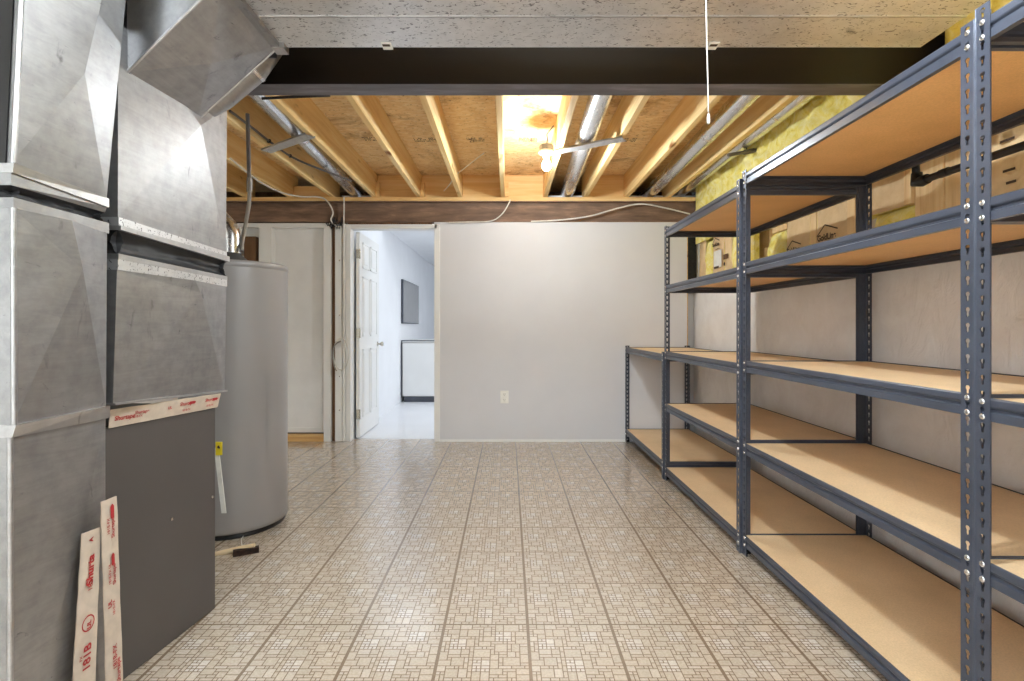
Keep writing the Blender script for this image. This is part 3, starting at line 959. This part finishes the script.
tape((ft(105, 690), ft(99.8, 502), ft(115.8, 496), ft(122, 690)), .002,
     'cream tape with red print down the joint between sheet metal and furnace cabinet',
     [('181B-FX', .12, .62, .020, .0003), ('Shurtape', .05, .80, .020, .0005), ('UL', .44, .40, .018, .0006), ('181B-FX', .40, .60, .012, .0002), ('Shurtape', .56, .70, .016, .0004), ('#', .66, .66, .011, 0),
      ('181B-FX UL', .56, .42, .012, .0002), ('Shurtape', .80, .70, .016, .0004), ('#', .90, .72, .013, 0), ('181B-FX', .82, .42, .013, .0002)])

# ------------------------------------------------------------------ water heater
HX, HY, HR, HZ = -1.525, 2.89, .27, 1.435
wh = thing('water_heater', 'tall grey cylindrical water heater behind the furnace', 'water heater', (HX, HY, 0))
part('base_ring', MB().lathe([(HR - .012, .003), (HR - .012, .028), (HR - .03, .028)], (HX, HY, 0), 'black', 64), wh, 'black base ring')
part('tank', MB().lathe([(HR - .02, .026), (HR, .030), (HR, .05), (HR, HZ - .03)], (HX, HY, 0), 'heater', 72), wh)
part('top_cap', MB().lathe([(HR, HZ - .03), (HR + .004, HZ - .028), (HR + .004, HZ - .004), (HR - .004, HZ + .004), (HR - .03, HZ + .006), (0, HZ + .012)], (HX, HY, 0), 'heater', 72), wh)
part('access_panel', MB().grid(lambda u, v: Vector((HX + (HR + .004) * math.cos(-.50 + u * .28), HY + (HR + .004) * math.sin(-.50 + u * .28), .42 + v * .42)), 8, 2, 'heater'), wh)
part('draft_hood', MB().lathe([(.095, HZ + .012), (.095, HZ + .020), (.050, HZ + .062), (.048, HZ + .070)], (HX - .02, HY, 0), 'heater_dark', 32), wh, 'dark draft hood')
fz0 = HZ + .068
part('flue_pipe', MB().tube([(HX - .02, HY, fz0), (HX - .02, HY, fz0 + .10), (HX - .035, HY, fz0 + .15), (HX - .08, HY, fz0 + .20), (HX - .2, HY, fz0 + .25)], .046, 'pipe', 24), wh, 'shiny flue pipe')
gl = thing('gas_line', 'thin grey gas pipe dropping from the joists to the water heater', 'pipe', P(248, 195, 2.94))
part('rigid_pipe', MB().tube([P(247.5, 114, 2.94), P(249.5, 190, 2.94)], .011, 'cable_grey', 12), gl)
part('union', MB().tube([P(249.5, 178, 2.94), P(249.5, 192, 2.94)], .016, 'gas', 8, smooth=False), gl)
part('flexible_connector', MB().tube([P(249.5, 192, 2.94), P(249, 205, 2.94), P(246, 222, 2.93), P(243, 238, 2.92), P(241, 251, 2.87)], .0105, 'gas', 12), gl)
ws = thing('shim_strip', 'white strip with a yellow tag leaning on the water heater', 'strip', P(221, 515, 2.52))
t0, t1 = P(216.5, 448, 2.55), P(224, 513, 2.53)
part('strip', MB().prism([(-.011, -.003), (.011, -.003), (.011, .003), (-.011, .003)], t0, (1, 0, 0), (0, 1, 0), t1 - t0, 'plastic_white'), ws)
part('tag', MB().box(P(216, 446, 2.54).x, P(222, 446, 2.54).x, 2.536, 2.544, P(0, 455, 2.54).z, P(0, 442, 2.54).z, 'yellow'), ws, 'yellow tag')
part('tag_mark', MB().tube([P(219, 447, 2.535), P(219, 447, 2.5345)], .008, 'ink', 12), ws)
br = thing('hand_brush', 'small hand brush with pale wooden handle lying on the tiles by the water heater', 'brush', PZ(238, 553, 0))
h0, h1 = P(208, 556, 2.475), P(255, 545.5, 2.52)
part('handle', MB().tube([h0, h0.lerp(h1, .3), h0.lerp(h1, .7), h1], [.012, .013, .014, .012], 'handle', 12), br)
hb0, hb1 = P(233, 556.5, 2.47), P(259, 547.5, 2.52)
hb0.z = hb1.z = .016
bd = (hb1 - hb0).normalized()
bs = Vector((-bd.y, bd.x, 0))
bx = MB().hexa([hb0 - bs * .022 + Vector((0, 0, -.0145)), hb1 - bs * .022 + Vector((0, 0, -.0145)), hb1 + bs * .022 + Vector((0, 0, -.0145)), hb0 + bs * .022 + Vector((0, 0, -.0145)),
                hb0 - bs * .014 + Vector((0, 0, .008)), hb1 - bs * .014 + Vector((0, 0, .008)), hb1 + bs * .014 + Vector((0, 0, .008)), hb0 + bs * .014 + Vector((0, 0, .008))], 'bristle')
part('bristles', bx, br, 'dark bristles')
part('hang_loop', MB().tube([h0.lerp(h1, .72) + Vector((0, 0, .012)), h0.lerp(h1, .72) + Vector((-.004, 0, .045)), h0.lerp(h1, .75) + Vector((0, 0, .058))], .0018, 'plastic_white', 6), br)

# ------------------------------------------------------------------ cables
def cable(pts, r, m, lab, clips=()):
    t = thing('cable', lab, 'cable', pts[0], 'loose cables near the ceiling and door')
    # smooth the path
    ps = [Vector(p) for p in pts]
    out = []
    for i in range(len(ps) - 1):
        a = ps[max(i - 1, 0)]; b_ = ps[i]; c_ = ps[i + 1]; d_ = ps[min(i + 2, len(ps) - 1)]
        for k in range(6):
            s = k / 6
            out.append(.5 * ((2 * b_) + (c_ - a) * s + (2 * a - 5 * b_ + 4 * c_ - d_) * s * s + (3 * b_ - a - 3 * c_ + d_) * s ** 3))
    out.append(ps[-1])
    part('cable_run', MB().tube(out, r, m, 8), t)
    for c_ in clips:
        part('clip', MB().bbox(c_.x - .012, c_.x + .012, c_.y - .008, c_.y + .008, c_.z - .012, c_.z + .012, 'black', .003), t)
k1 = [PX(230, 111, -1.64), PX(250, 126, -1.64), PX(269, 141, -1.64), PX(290, 156, -1.645), P(312, 166, 4.02), P(340, 176.5, 4.10), P(352, 181, 4.14)]
cable(k1, .008, 'cable_grey', 'dark cable clipped along the joist left of the leftmost round pipe', (k1[2], k1[3]))
cable([PX(230, 158, -2.0), P(248, 173, 3.85), P(262, 183, 4.1), P(280, 192, 4.5), P(300, 196.5, 4.80), P(318, 197, 4.86), P(327, 201, 4.88), P(333, 212, 4.89), P(331, 220, 4.89), P(336, 226, 4.89), P(342, 227, 4.89)], .007, 'cable_white', 'white cable sagging across the left joists to the corner of the door')
cable([P(344, 197, 4.88), P(344, 215, 4.895), P(343.5, 240, 4.895), P(343.5, 300, 4.895), P(343, 338, 4.895)], .007, 'cable_white', 'white cable dropping straight down beside the door frame')
loop = [P(340, 339, 4.885)]
for k in range(11):
    a_ = math.radians(100 + k * 34)
    loop.append(P(341 + 7.5 * math.cos(a_), 354 - 16 * math.sin(a_), 4.882 - k * .001))
cable(loop, .005, 'cable_white', 'coil of pale cable hanging on the boards beside the door frame')
cable([P(341, 341, 4.875), P(335, 345, 4.87), P(333, 355, 4.87), P(334, 365, 4.87), P(336.5, 371, 4.875)], .006, 'gas', 'grey cable bow left of the coil beside the door frame')
cable([P(449, 222.5, 4.89), P(470, 222, 4.885), P(491, 221, 4.885), P(502, 214, 4.885), P(509, 203, 4.89), P(510, 200, 4.90)], .006, 'cable_white', 'white cable looping down from the plate just right of the door')
cable([P(531, 221.5, 4.89), P(560, 220, 4.885), P(590, 216, 4.88), P(615, 209, 4.88), P(639.6, 204, 4.88), P(663, 207.5, 4.88), P(690, 214, 4.88)], .007, 'cable_white', 'white cable draped in a peak along the back beam toward the shelving')
cable([P(444, 191, 4.85), P(450, 184, 4.7), P(455, 176, 4.55), P(466, 167, 4.4), P(484, 153, 4.2)], .004, 'cable_white', 'thin white wire across the joist bay above the wall right of the door')
dk = MB()
for k in range(9):
    dk.tube([P(326 + k * 1.8, 222 + R.uniform(-2, 3), 4.885), P(328 + k * 1.7, 226 + R.uniform(-2, 4), 4.89), P(330 + k * 1.5, 220 + R.uniform(-3, 6), 4.893)], .006, 'cable_black', 6)
solo('wire_bundle', dk, 'dark tangle of wires above the gap left of the door frame', 'wires')
solo('cable', MB().tube([P(262, 98.5, 2.24), P(290, 97, 2.235), P(330, 95.5, 2.23)], .006, 'cable_black', 8), 'dark thin rod along the underside of the dark steel beam at left', 'cable', 'loose cables near the ceiling and door')

# ------------------------------------------------------------------ things on the upper right wall
def wy(px):
    return XR * F / (px - CX)
ZL, ZH = 1.415, 2.30
def batt(px0, px1, lab, z0=ZL, bulge=.014, m='kraft'):
    xf = XR
    ya, yb = wy(px1), wy(px0)
    t = thing('insulation_batt', lab, 'insulation', (xf + .05, (ya + yb) / 2, z0), 'paper faced insulation on the right wall')
    def fn(u, v):
        y = ya + u * (yb - ya)
        z = z0 + v * (ZH - z0)
        s = math.sin(math.pi * min(1, max(0, u))) ** .5
        return Vector((xf + .012 - bulge * s - .006 * noise.noise(Vector((y * 9, z * 6, 2))), y, z))
    b_ = MB().grid(fn, 16, 20, m, True)
    b_.box(xf + .014, xf + .075, ya, yb, z0, ZH, 'glass_wool')
    part('facing', b_, t)
    return t, ya, yb
def emblem(t, yc, zc, wd):
    xf = XR - .012
    e = MB()
    xd, yd = Vector((0, -1, 0)), Vector((0, 0, 1))
    o_ = Vector((xf, yc + wd / 2, zc))
    e2 = MB().text('GoldLine', wd * .26, o_, xd, yd, 'ink', .0, .0022, sx=.95)
    part('lettering', e2, t)
    def bar(a, b_, th):
        a = o_ + xd * a[0] * wd + yd * a[1] * wd; b_ = o_ + xd * b_[0] * wd + yd * b_[1] * wd
        d = (b_ - a).normalized(); s = Vector((0, -d.z, d.y)) * th
        e.add([a - s, b_ - s, b_ + s, a + s], [(0, 1, 2, 3)], 'ink')
    bar((-.02, .16), (.38, .46), .004)
    bar((.38, .46), (1.0, .24), .004)
    for k in range(3):
        e.box(xf - .0003, xf, yc - wd * .1 - k * .03, yc - wd * .1 - k * .03 + .022, zc - wd * .22, zc - wd * .22 + .006, 'ink')
    part('roof_emblem', e, t)
tar = MB().bbox(1.708, 1.792, YB + .0, YB + .03, 1.41, ZB - .004, 'tar', .004)
solo('tar_paper', tar, 'black paper strip in the far corner above the second shelf', 'paper')
solo('corner_edge', MB().bbox(1.7005, 1.707, YB - .003, YB + .03, .9, ZB - .004, 'sill', .001), 'thin ragged brown edge of the back wall in the far corner', 'trim')
batt(698.5, 705, 'bare tan paper facing on the right wall closest to the far corner')
def loose(px0, px1, z0, z1, lab, depth=.05):
    ya, yb = wy(px1), wy(px0)
    def fn(u, v):
        y = ya + u * (yb - ya)
        z = z0 + v * (z1 - z0)
        n = noise.noise(Vector((y * 11, z * 9, 3.3))) * .022 + noise.noise(Vector((y * 31, z * 27, 1))) * .010
        e_ = math.sin(math.pi * v) ** .4 * math.sin(math.pi * u) ** .3
        return Vector((XR + .03 - (depth + n) * e_, y, z))
    return tag(solo('loose_insulation', MB().grid(fn, 26, 26, 'glass_wool', True).box(XR + .031, XR + .07, ya, yb, z0, z1, 'glass_wool'), lab, 'insulation', 'bare yellow insulation on the right wall'))
loose(705.5, 711, ZL, 1.865, 'bare yellow insulation strip on the right wall near the far corner')
t, ya, yb = batt(712, 723, 'paper facing with a white label on the right wall above the far shelves')
lb = MB().box(XR - .010, XR - .008, wy(722.5), wy(715), P(0, 268, 4.45).z, P(0, 251, 4.45).z, 'plastic_white')
lb.box(XR - .011, XR - .010, wy(720), wy(715.2), P(0, 268.5, 4.45).z, P(0, 266.5, 4.45).z, 'ink')
part('paper_label', lb, t, 'white paper label with black bar')
emblem(t, (ya + yb) / 2, P(0, 246, 4.45).z, .15)
t, ya, yb = batt(724, 731, 'narrow paper facing with a brown patch and black dot above the far shelves')
pt = MB().box(XR - .011, XR - .009, wy(729), wy(724.5), P(0, 259, 4.25).z, P(0, 254, 4.25).z, 'dark_wood')
pt.lathe([(.016, -.010), (0, -.011)], (XR, wy(725.5), P(0, 263.5, 4.25).z), 'ink', 12, 'x')
part('patch', pt, t)
loose(731.5, 750, ZL, 1.865, 'bare yellow insulation behind the shelving post in the middle')
XFAR = XR
XR = 1.95
solo('wall_stud', MB().bbox(XR - .004, XR + .07, wy(757), wy(751), ZL, ZH, 'white', .003), 'pale stud on the right wall just past the middle shelving post', 'stud', 'studs on the right wall')
bxm = MB().bbox(XR - .04, XR + .06, wy(770), wy(757.5), 1.47, 1.68, 'kraft', .004)
bxm.box(XR + .0, XR + .06, wy(770), wy(757.5), 1.68, ZH, 'plank')
solo('wall_board', bxm, 'brown boxed board on the right wall right of the pale stud', 'board')
loose(770.5, 785, ZL, 1.78, 'torn yellow insulation between boards behind the second shelf', .08)
solo('wall_stud', MB().bbox(XR + .01, XR + .07, wy(785), wy(770.5), 1.781, ZH, 'plank', .003), 'wide board above the torn yellow insulation on the right wall', 'stud', 'studs on the right wall')
t, ya, yb = batt(785.5, 808, 'paper facing with roof emblem left of the dark gap on the right wall')
emblem(t, (ya + yb) / 2 + .01, 1.60, .17)
solo('wall_stud', MB().bbox(XR + .01, XR + .07, wy(814.5), wy(808.5), ZL, ZH, 'plank', .003), 'stud between the two emblem printed facings on the right wall', 'stud', 'studs on the right wall')
t, ya, yb = batt(815, 848, 'paper facing with roof emblem nearest the middle of the second shelf')
emblem(t, (ya + yb) / 2 + .015, 1.625, .20)
solo('wall_stud', MB().bbox(XR - .012, XR + .07, wy(857), wy(849), ZL, ZH, 'plank', .003), 'bright wood stud just left of the rear shelving posts', 'stud', 'studs on the right wall')
t, ya, yb = batt(858, 905, 'paper facing right of the rear shelving posts with yellow tuft below', z0=1.69)
loose(872, 912, ZL, 1.685, 'yellow insulation tuft under the paper facing beside the black pipe', .05)
solo('wall_stud', MB().bbox(XR - .010, XR + .07, wy(913), wy(905.5), 1.69, ZH, 'plank', .003), 'wood stud just left of the black pipe on the right wall', 'stud', 'studs on the right wall')
for k, (p_, q_) in enumerate(((913.5, 929), (929.5, 943), (943.5, 958), (958.5, 981))):
    lab = ['behind the black pipe elbow', 'first right of the black pipe elbow', 'second right of the black pipe elbow', 'widest, partly behind the near shelving posts'][k]
    solo('wall_board', MB().bbox(XR + (.0 if k % 2 else .006), XR + .07, wy(q_), wy(p_), ZL, ZH, 'plank', .003), 'rough vertical plank on the right wall, ' + lab, 'board', 'rough vertical planks on the right wall')
t, ya, yb = batt(981.5, 1110, 'paper facing on the right wall at the right edge of the view')
for (px, py, w_) in ((1012, 170, .05), (1014, 182, .04), (1010, 140, .06)):
    mk = MB()
    y_ = wy(px); z_ = P(0, py, y_).z
    mk.box(XR - .012, XR - .0115, y_ - w_ / 2, y_ + w_ / 2, z_ - .005, z_ + .005, 'ink')
    part('print', mk, t)
XR = XFAR
bp = thing('black_pipe', 'black pipe with elbow running along the right wall under the top shelf', 'pipe', (1.755, 2.2, 1.70))
part('pipe_run', MB().tube([(1.757, 2.20, 1.715), (1.757, .5, 1.705)], .015, 'black', 14), bp)
part('riser', MB().tube([(1.757, 2.222, 1.715), (1.745, 2.222, 1.90)], .015, 'black', 14), bp)
part('elbow', MB().tube([(1.757, 2.222, 1.755), (1.757, 2.222, 1.715), (1.757, 2.195, 1.713), (1.757, 2.165, 1.715)], [.021, .024, .024, .021], 'black', 14), bp)
part('coupling', MB().tube([(1.757, 2.10, 1.715), (1.757, 2.06, 1.715)], .0175, 'black', 14), bp)

# ------------------------------------------------------------------ shelving
XF, XK = 1.133, 1.732
PW, PT = .038, .0020
hole = [(.0050, .003), (.0054, .006), (.003, .0098), (-.003, .0098), (-.0054, .006), (-.005, .003),
        (-.0030, -.0005), (-.0030, -.008), (-.0015, -.011), (.0015, -.011), (.003, -.008), (.003, -.0005)]
def flange_geo(mb, org, u, nrm, hgt, m):
    """slotted steel strip: corner edge at org, width along u, up z, thickness along -nrm"""
    org, u, nrm = Vector(org), Vector(u), Vector(nrm)
    z = Vector((0, 0, 1))
    n = round(hgt / .0381)
    ch = hgt / n
    hw = PW / 2
    outer = []
    for k in range(12):
        a = math.radians(15 + 30 * k)
        c_, s_ = math.cos(a), math.sin(a)
        q = 1 / max(abs(c_), abs(s_))
        outer.append((c_ * q * hw, s_ * q * ch / 2))
    V, Fc = [], []
    for i in range(n):
        c_ = org + u * hw + z * (ch * (i + .5))
        o = len(V)
        for (a, b_) in outer:
            V.append(c_ + u * a + z * b_)
        for (a, b_) in hole:
            V.append(c_ + u * a * 1.25 + z * b_ * 1.12)
        for (a, b_) in outer:
            V.append(c_ + u * a + z * b_ - nrm * PT)
        for (a, b_) in hole:
            V.append(c_ + u * a * 1.25 + z * b_ * 1.12 - nrm * PT)
        for k in range(12):
            j = (k + 1) % 12
            Fc.append((o + k, o + j, o + 12 + j, o + 12 + k))
            Fc.append((o + 24 + j, o + 24 + k, o + 36 + k, o + 36 + j))
            Fc.append((o + 12 + k, o + 12 + j, o + 36 + j, o + 36 + k))
    # edges
    o = len(V)
    c0_, c1_ = org, org + u * PW
    V += [c0_, c0_ + z * hgt, c0_ + z * hgt - nrm * PT, c0_ - nrm * PT, c1_, c1_ + z * hgt, c1_ + z * hgt - nrm * PT, c1_ - nrm * PT]
    Fc += [(o, o + 1, o + 2, o + 3), (o + 7, o + 6, o + 5, o + 4), (o + 1, o + 5, o + 6, o + 2), (o, o + 3, o + 7, o + 4)]
    mb.add(V, Fc, m)
_pm = {}
def post_mesh(hgt, sx, sy):
    k = (hgt, sx, sy)
    if k not in _pm:
        b_ = MB()
        flange_geo(b_, (0, 0, 0), (0, -sy, 0), (sx, 0, 0), hgt, 'rack')        # runs along the shelf
        flange_geo(b_, (0, 0, 0), (-sx, 0, 0), (0, sy, 0), hgt, 'rack')        # runs into the shelf
        b_.tube([(-sx * .0012, -sy * .0012, 0), (-sx * .0012, -sy * .0012, hgt)], .0024, 'rack', 8)
        # do not recalc: keep as built
        me = b_.mesh('post')
        _pm[k] = me
    return _pm[k]
bprof = [(-.004, 0), (-.001, -.001), (.0006, -.004), (.0006, -.018), (-.001, -.0215), (-.0065, -.0255), (-.0065, -.0315), (-.0005, -.0345), (-.0005, -.055),
         (-.016, -.055), (-.016, -.0535), (-.002, -.0535), (-.002, -.036), (-.008, -.0325), (-.008, -.0255), (-.030, -.0185), (-.030, -.0165), (-.004, -.0165)]
_bm = {}
def beam_mesh(axis, sgn, ln):
    k = (axis, sgn, round(ln, 3))
    if k not in _bm:
        b_ = MB()
        if axis == 'y':
            b_.prism(bprof, (0, 0, 0), (sgn, 0, 0), (0, 0, 1), (0, ln, 0), 'rack')
        else:
            b_.prism(bprof, (0, 0, 0), (0, sgn, 0), (0, 0, 1), (ln, 0, 0), 'rack')
        _bm[k] = b_.mesh('beam')
    return _bm[k]
rv = MB().lathe([(.0074, -.0005), (.0074, .0022), (.005, .0036), (0, .0038)], (0, 0, 0), 'rivet', 12, 'x').mesh('rivet')
def rack(y0, y1, hgt, levels, lab, XF=1.132):
    XK = XF + .599
    xm = (XF + XK) / 2
    base = Vector((xm, (y0 + y1) / 2, .0005))
    t = thing('storage_rack', lab, 'shelving', base, 'steel storage racks along the right wall')
    y0 += .0012; y1 -= .0012
    for sx in (-1, 1):
        for sy in (-1, 1):
            o = link('post', post_mesh(hgt, sx, sy), Vector((XF if sx < 0 else XK, y0 if sy < 0 else y1, .0005)) - base, t)
            f_ = MB()
            px_, py_ = (XF if sx < 0 else XK), (y0 if sy < 0 else y1)
            f_.box(min(px_ - sx * .003, px_ - sx * PW), max(px_ - sx * .003, px_ - sx * PW), min(py_ - sy * .003, py_ - sy * .008), max(py_ - sy * .003, py_ - sy * .008), .0005, .02, 'black')
            f_.box(min(px_ - sx * .003, px_ - sx * .008), max(px_ - sx * .003, px_ - sx * .008), min(py_ - sy * .003, py_ - sy * PW), max(py_ - sy * .003, py_ - sy * PW), .0005, .02, 'black')
            part('foot_cap', f_, o)
    e = .0025
    for z in levels:
        for sx in (-1, 1):
            xx = XF + e if sx < 0 else XK - e
            bo = link('beam', beam_mesh('y', sx, y1 - y0 - .012), Vector((xx, y0 + .006, z)) - base, t)
            for yy in (y0 + PW / 2, y1 - PW / 2):
                for dz in (-.010, -.046):
                    r_ = link('rivet', rv, Vector((xx + sx * e - (xx), yy - (y0 + .006), dz)), bo)
                    if sx < 0:
                        r_.scale = (-1, 1, 1)
        for sy in (-1, 1):
            yy = y0 + e if sy < 0 else y1 - e
            link('side_beam', beam_mesh('x', sy, XK - XF - .012), Vector((XF + .006, yy, z)) - base, t)
        bd_ = MB()
        q = .0065
        zt = z - .0045
        bd_.box(XF + q, XK - q, y0 + q, y1 - q, zt - .0055, zt, 'board')
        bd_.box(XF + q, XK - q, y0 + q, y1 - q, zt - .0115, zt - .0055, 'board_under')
        bo_ = part('shelf_board', bd_, t)
    return t
rack(.025, 1.254, 1.864, (1.832, 1.402, .928, .540, .095), 'grey steel storage rack nearest the camera, cut off by the right edge')
rack(1.254, 2.498, 1.843, (1.830, 1.403, .932, .537, .095), 'tall grey steel storage rack with the widest shelves, second from the camera')
rack(2.498, 3.704, 1.810, (1.788, 1.388, .918, .547, .092), 'tall grey steel storage rack next to the low one, third from the camera', 1.121)
rack(3.704, 4.900, .912, (.898, .126), 'low grey steel storage rack with two shelves against the back wall', 1.112)

# ------------------------------------------------------------------ look
wd_ = bpy.data.worlds.new('world')
SC.world = wd_
wd_.use_nodes = True
wd_.node_tree.nodes['Background'].inputs[0].default_value = (.02, .02, .02, 1)
SC.view_settings.view_transform = 'Standard'
SC.view_settings.look = 'None'
SC.view_settings.exposure = 0.6
SC.view_settings.gamma = 1.0
SC.view_settings.use_curve_mapping = False
SC.cycles.use_denoising = True
SC.cycles.max_bounces = 10
SC.cycles.diffuse_bounces = 6
SC.cycles.sample_clamp_indirect = 6
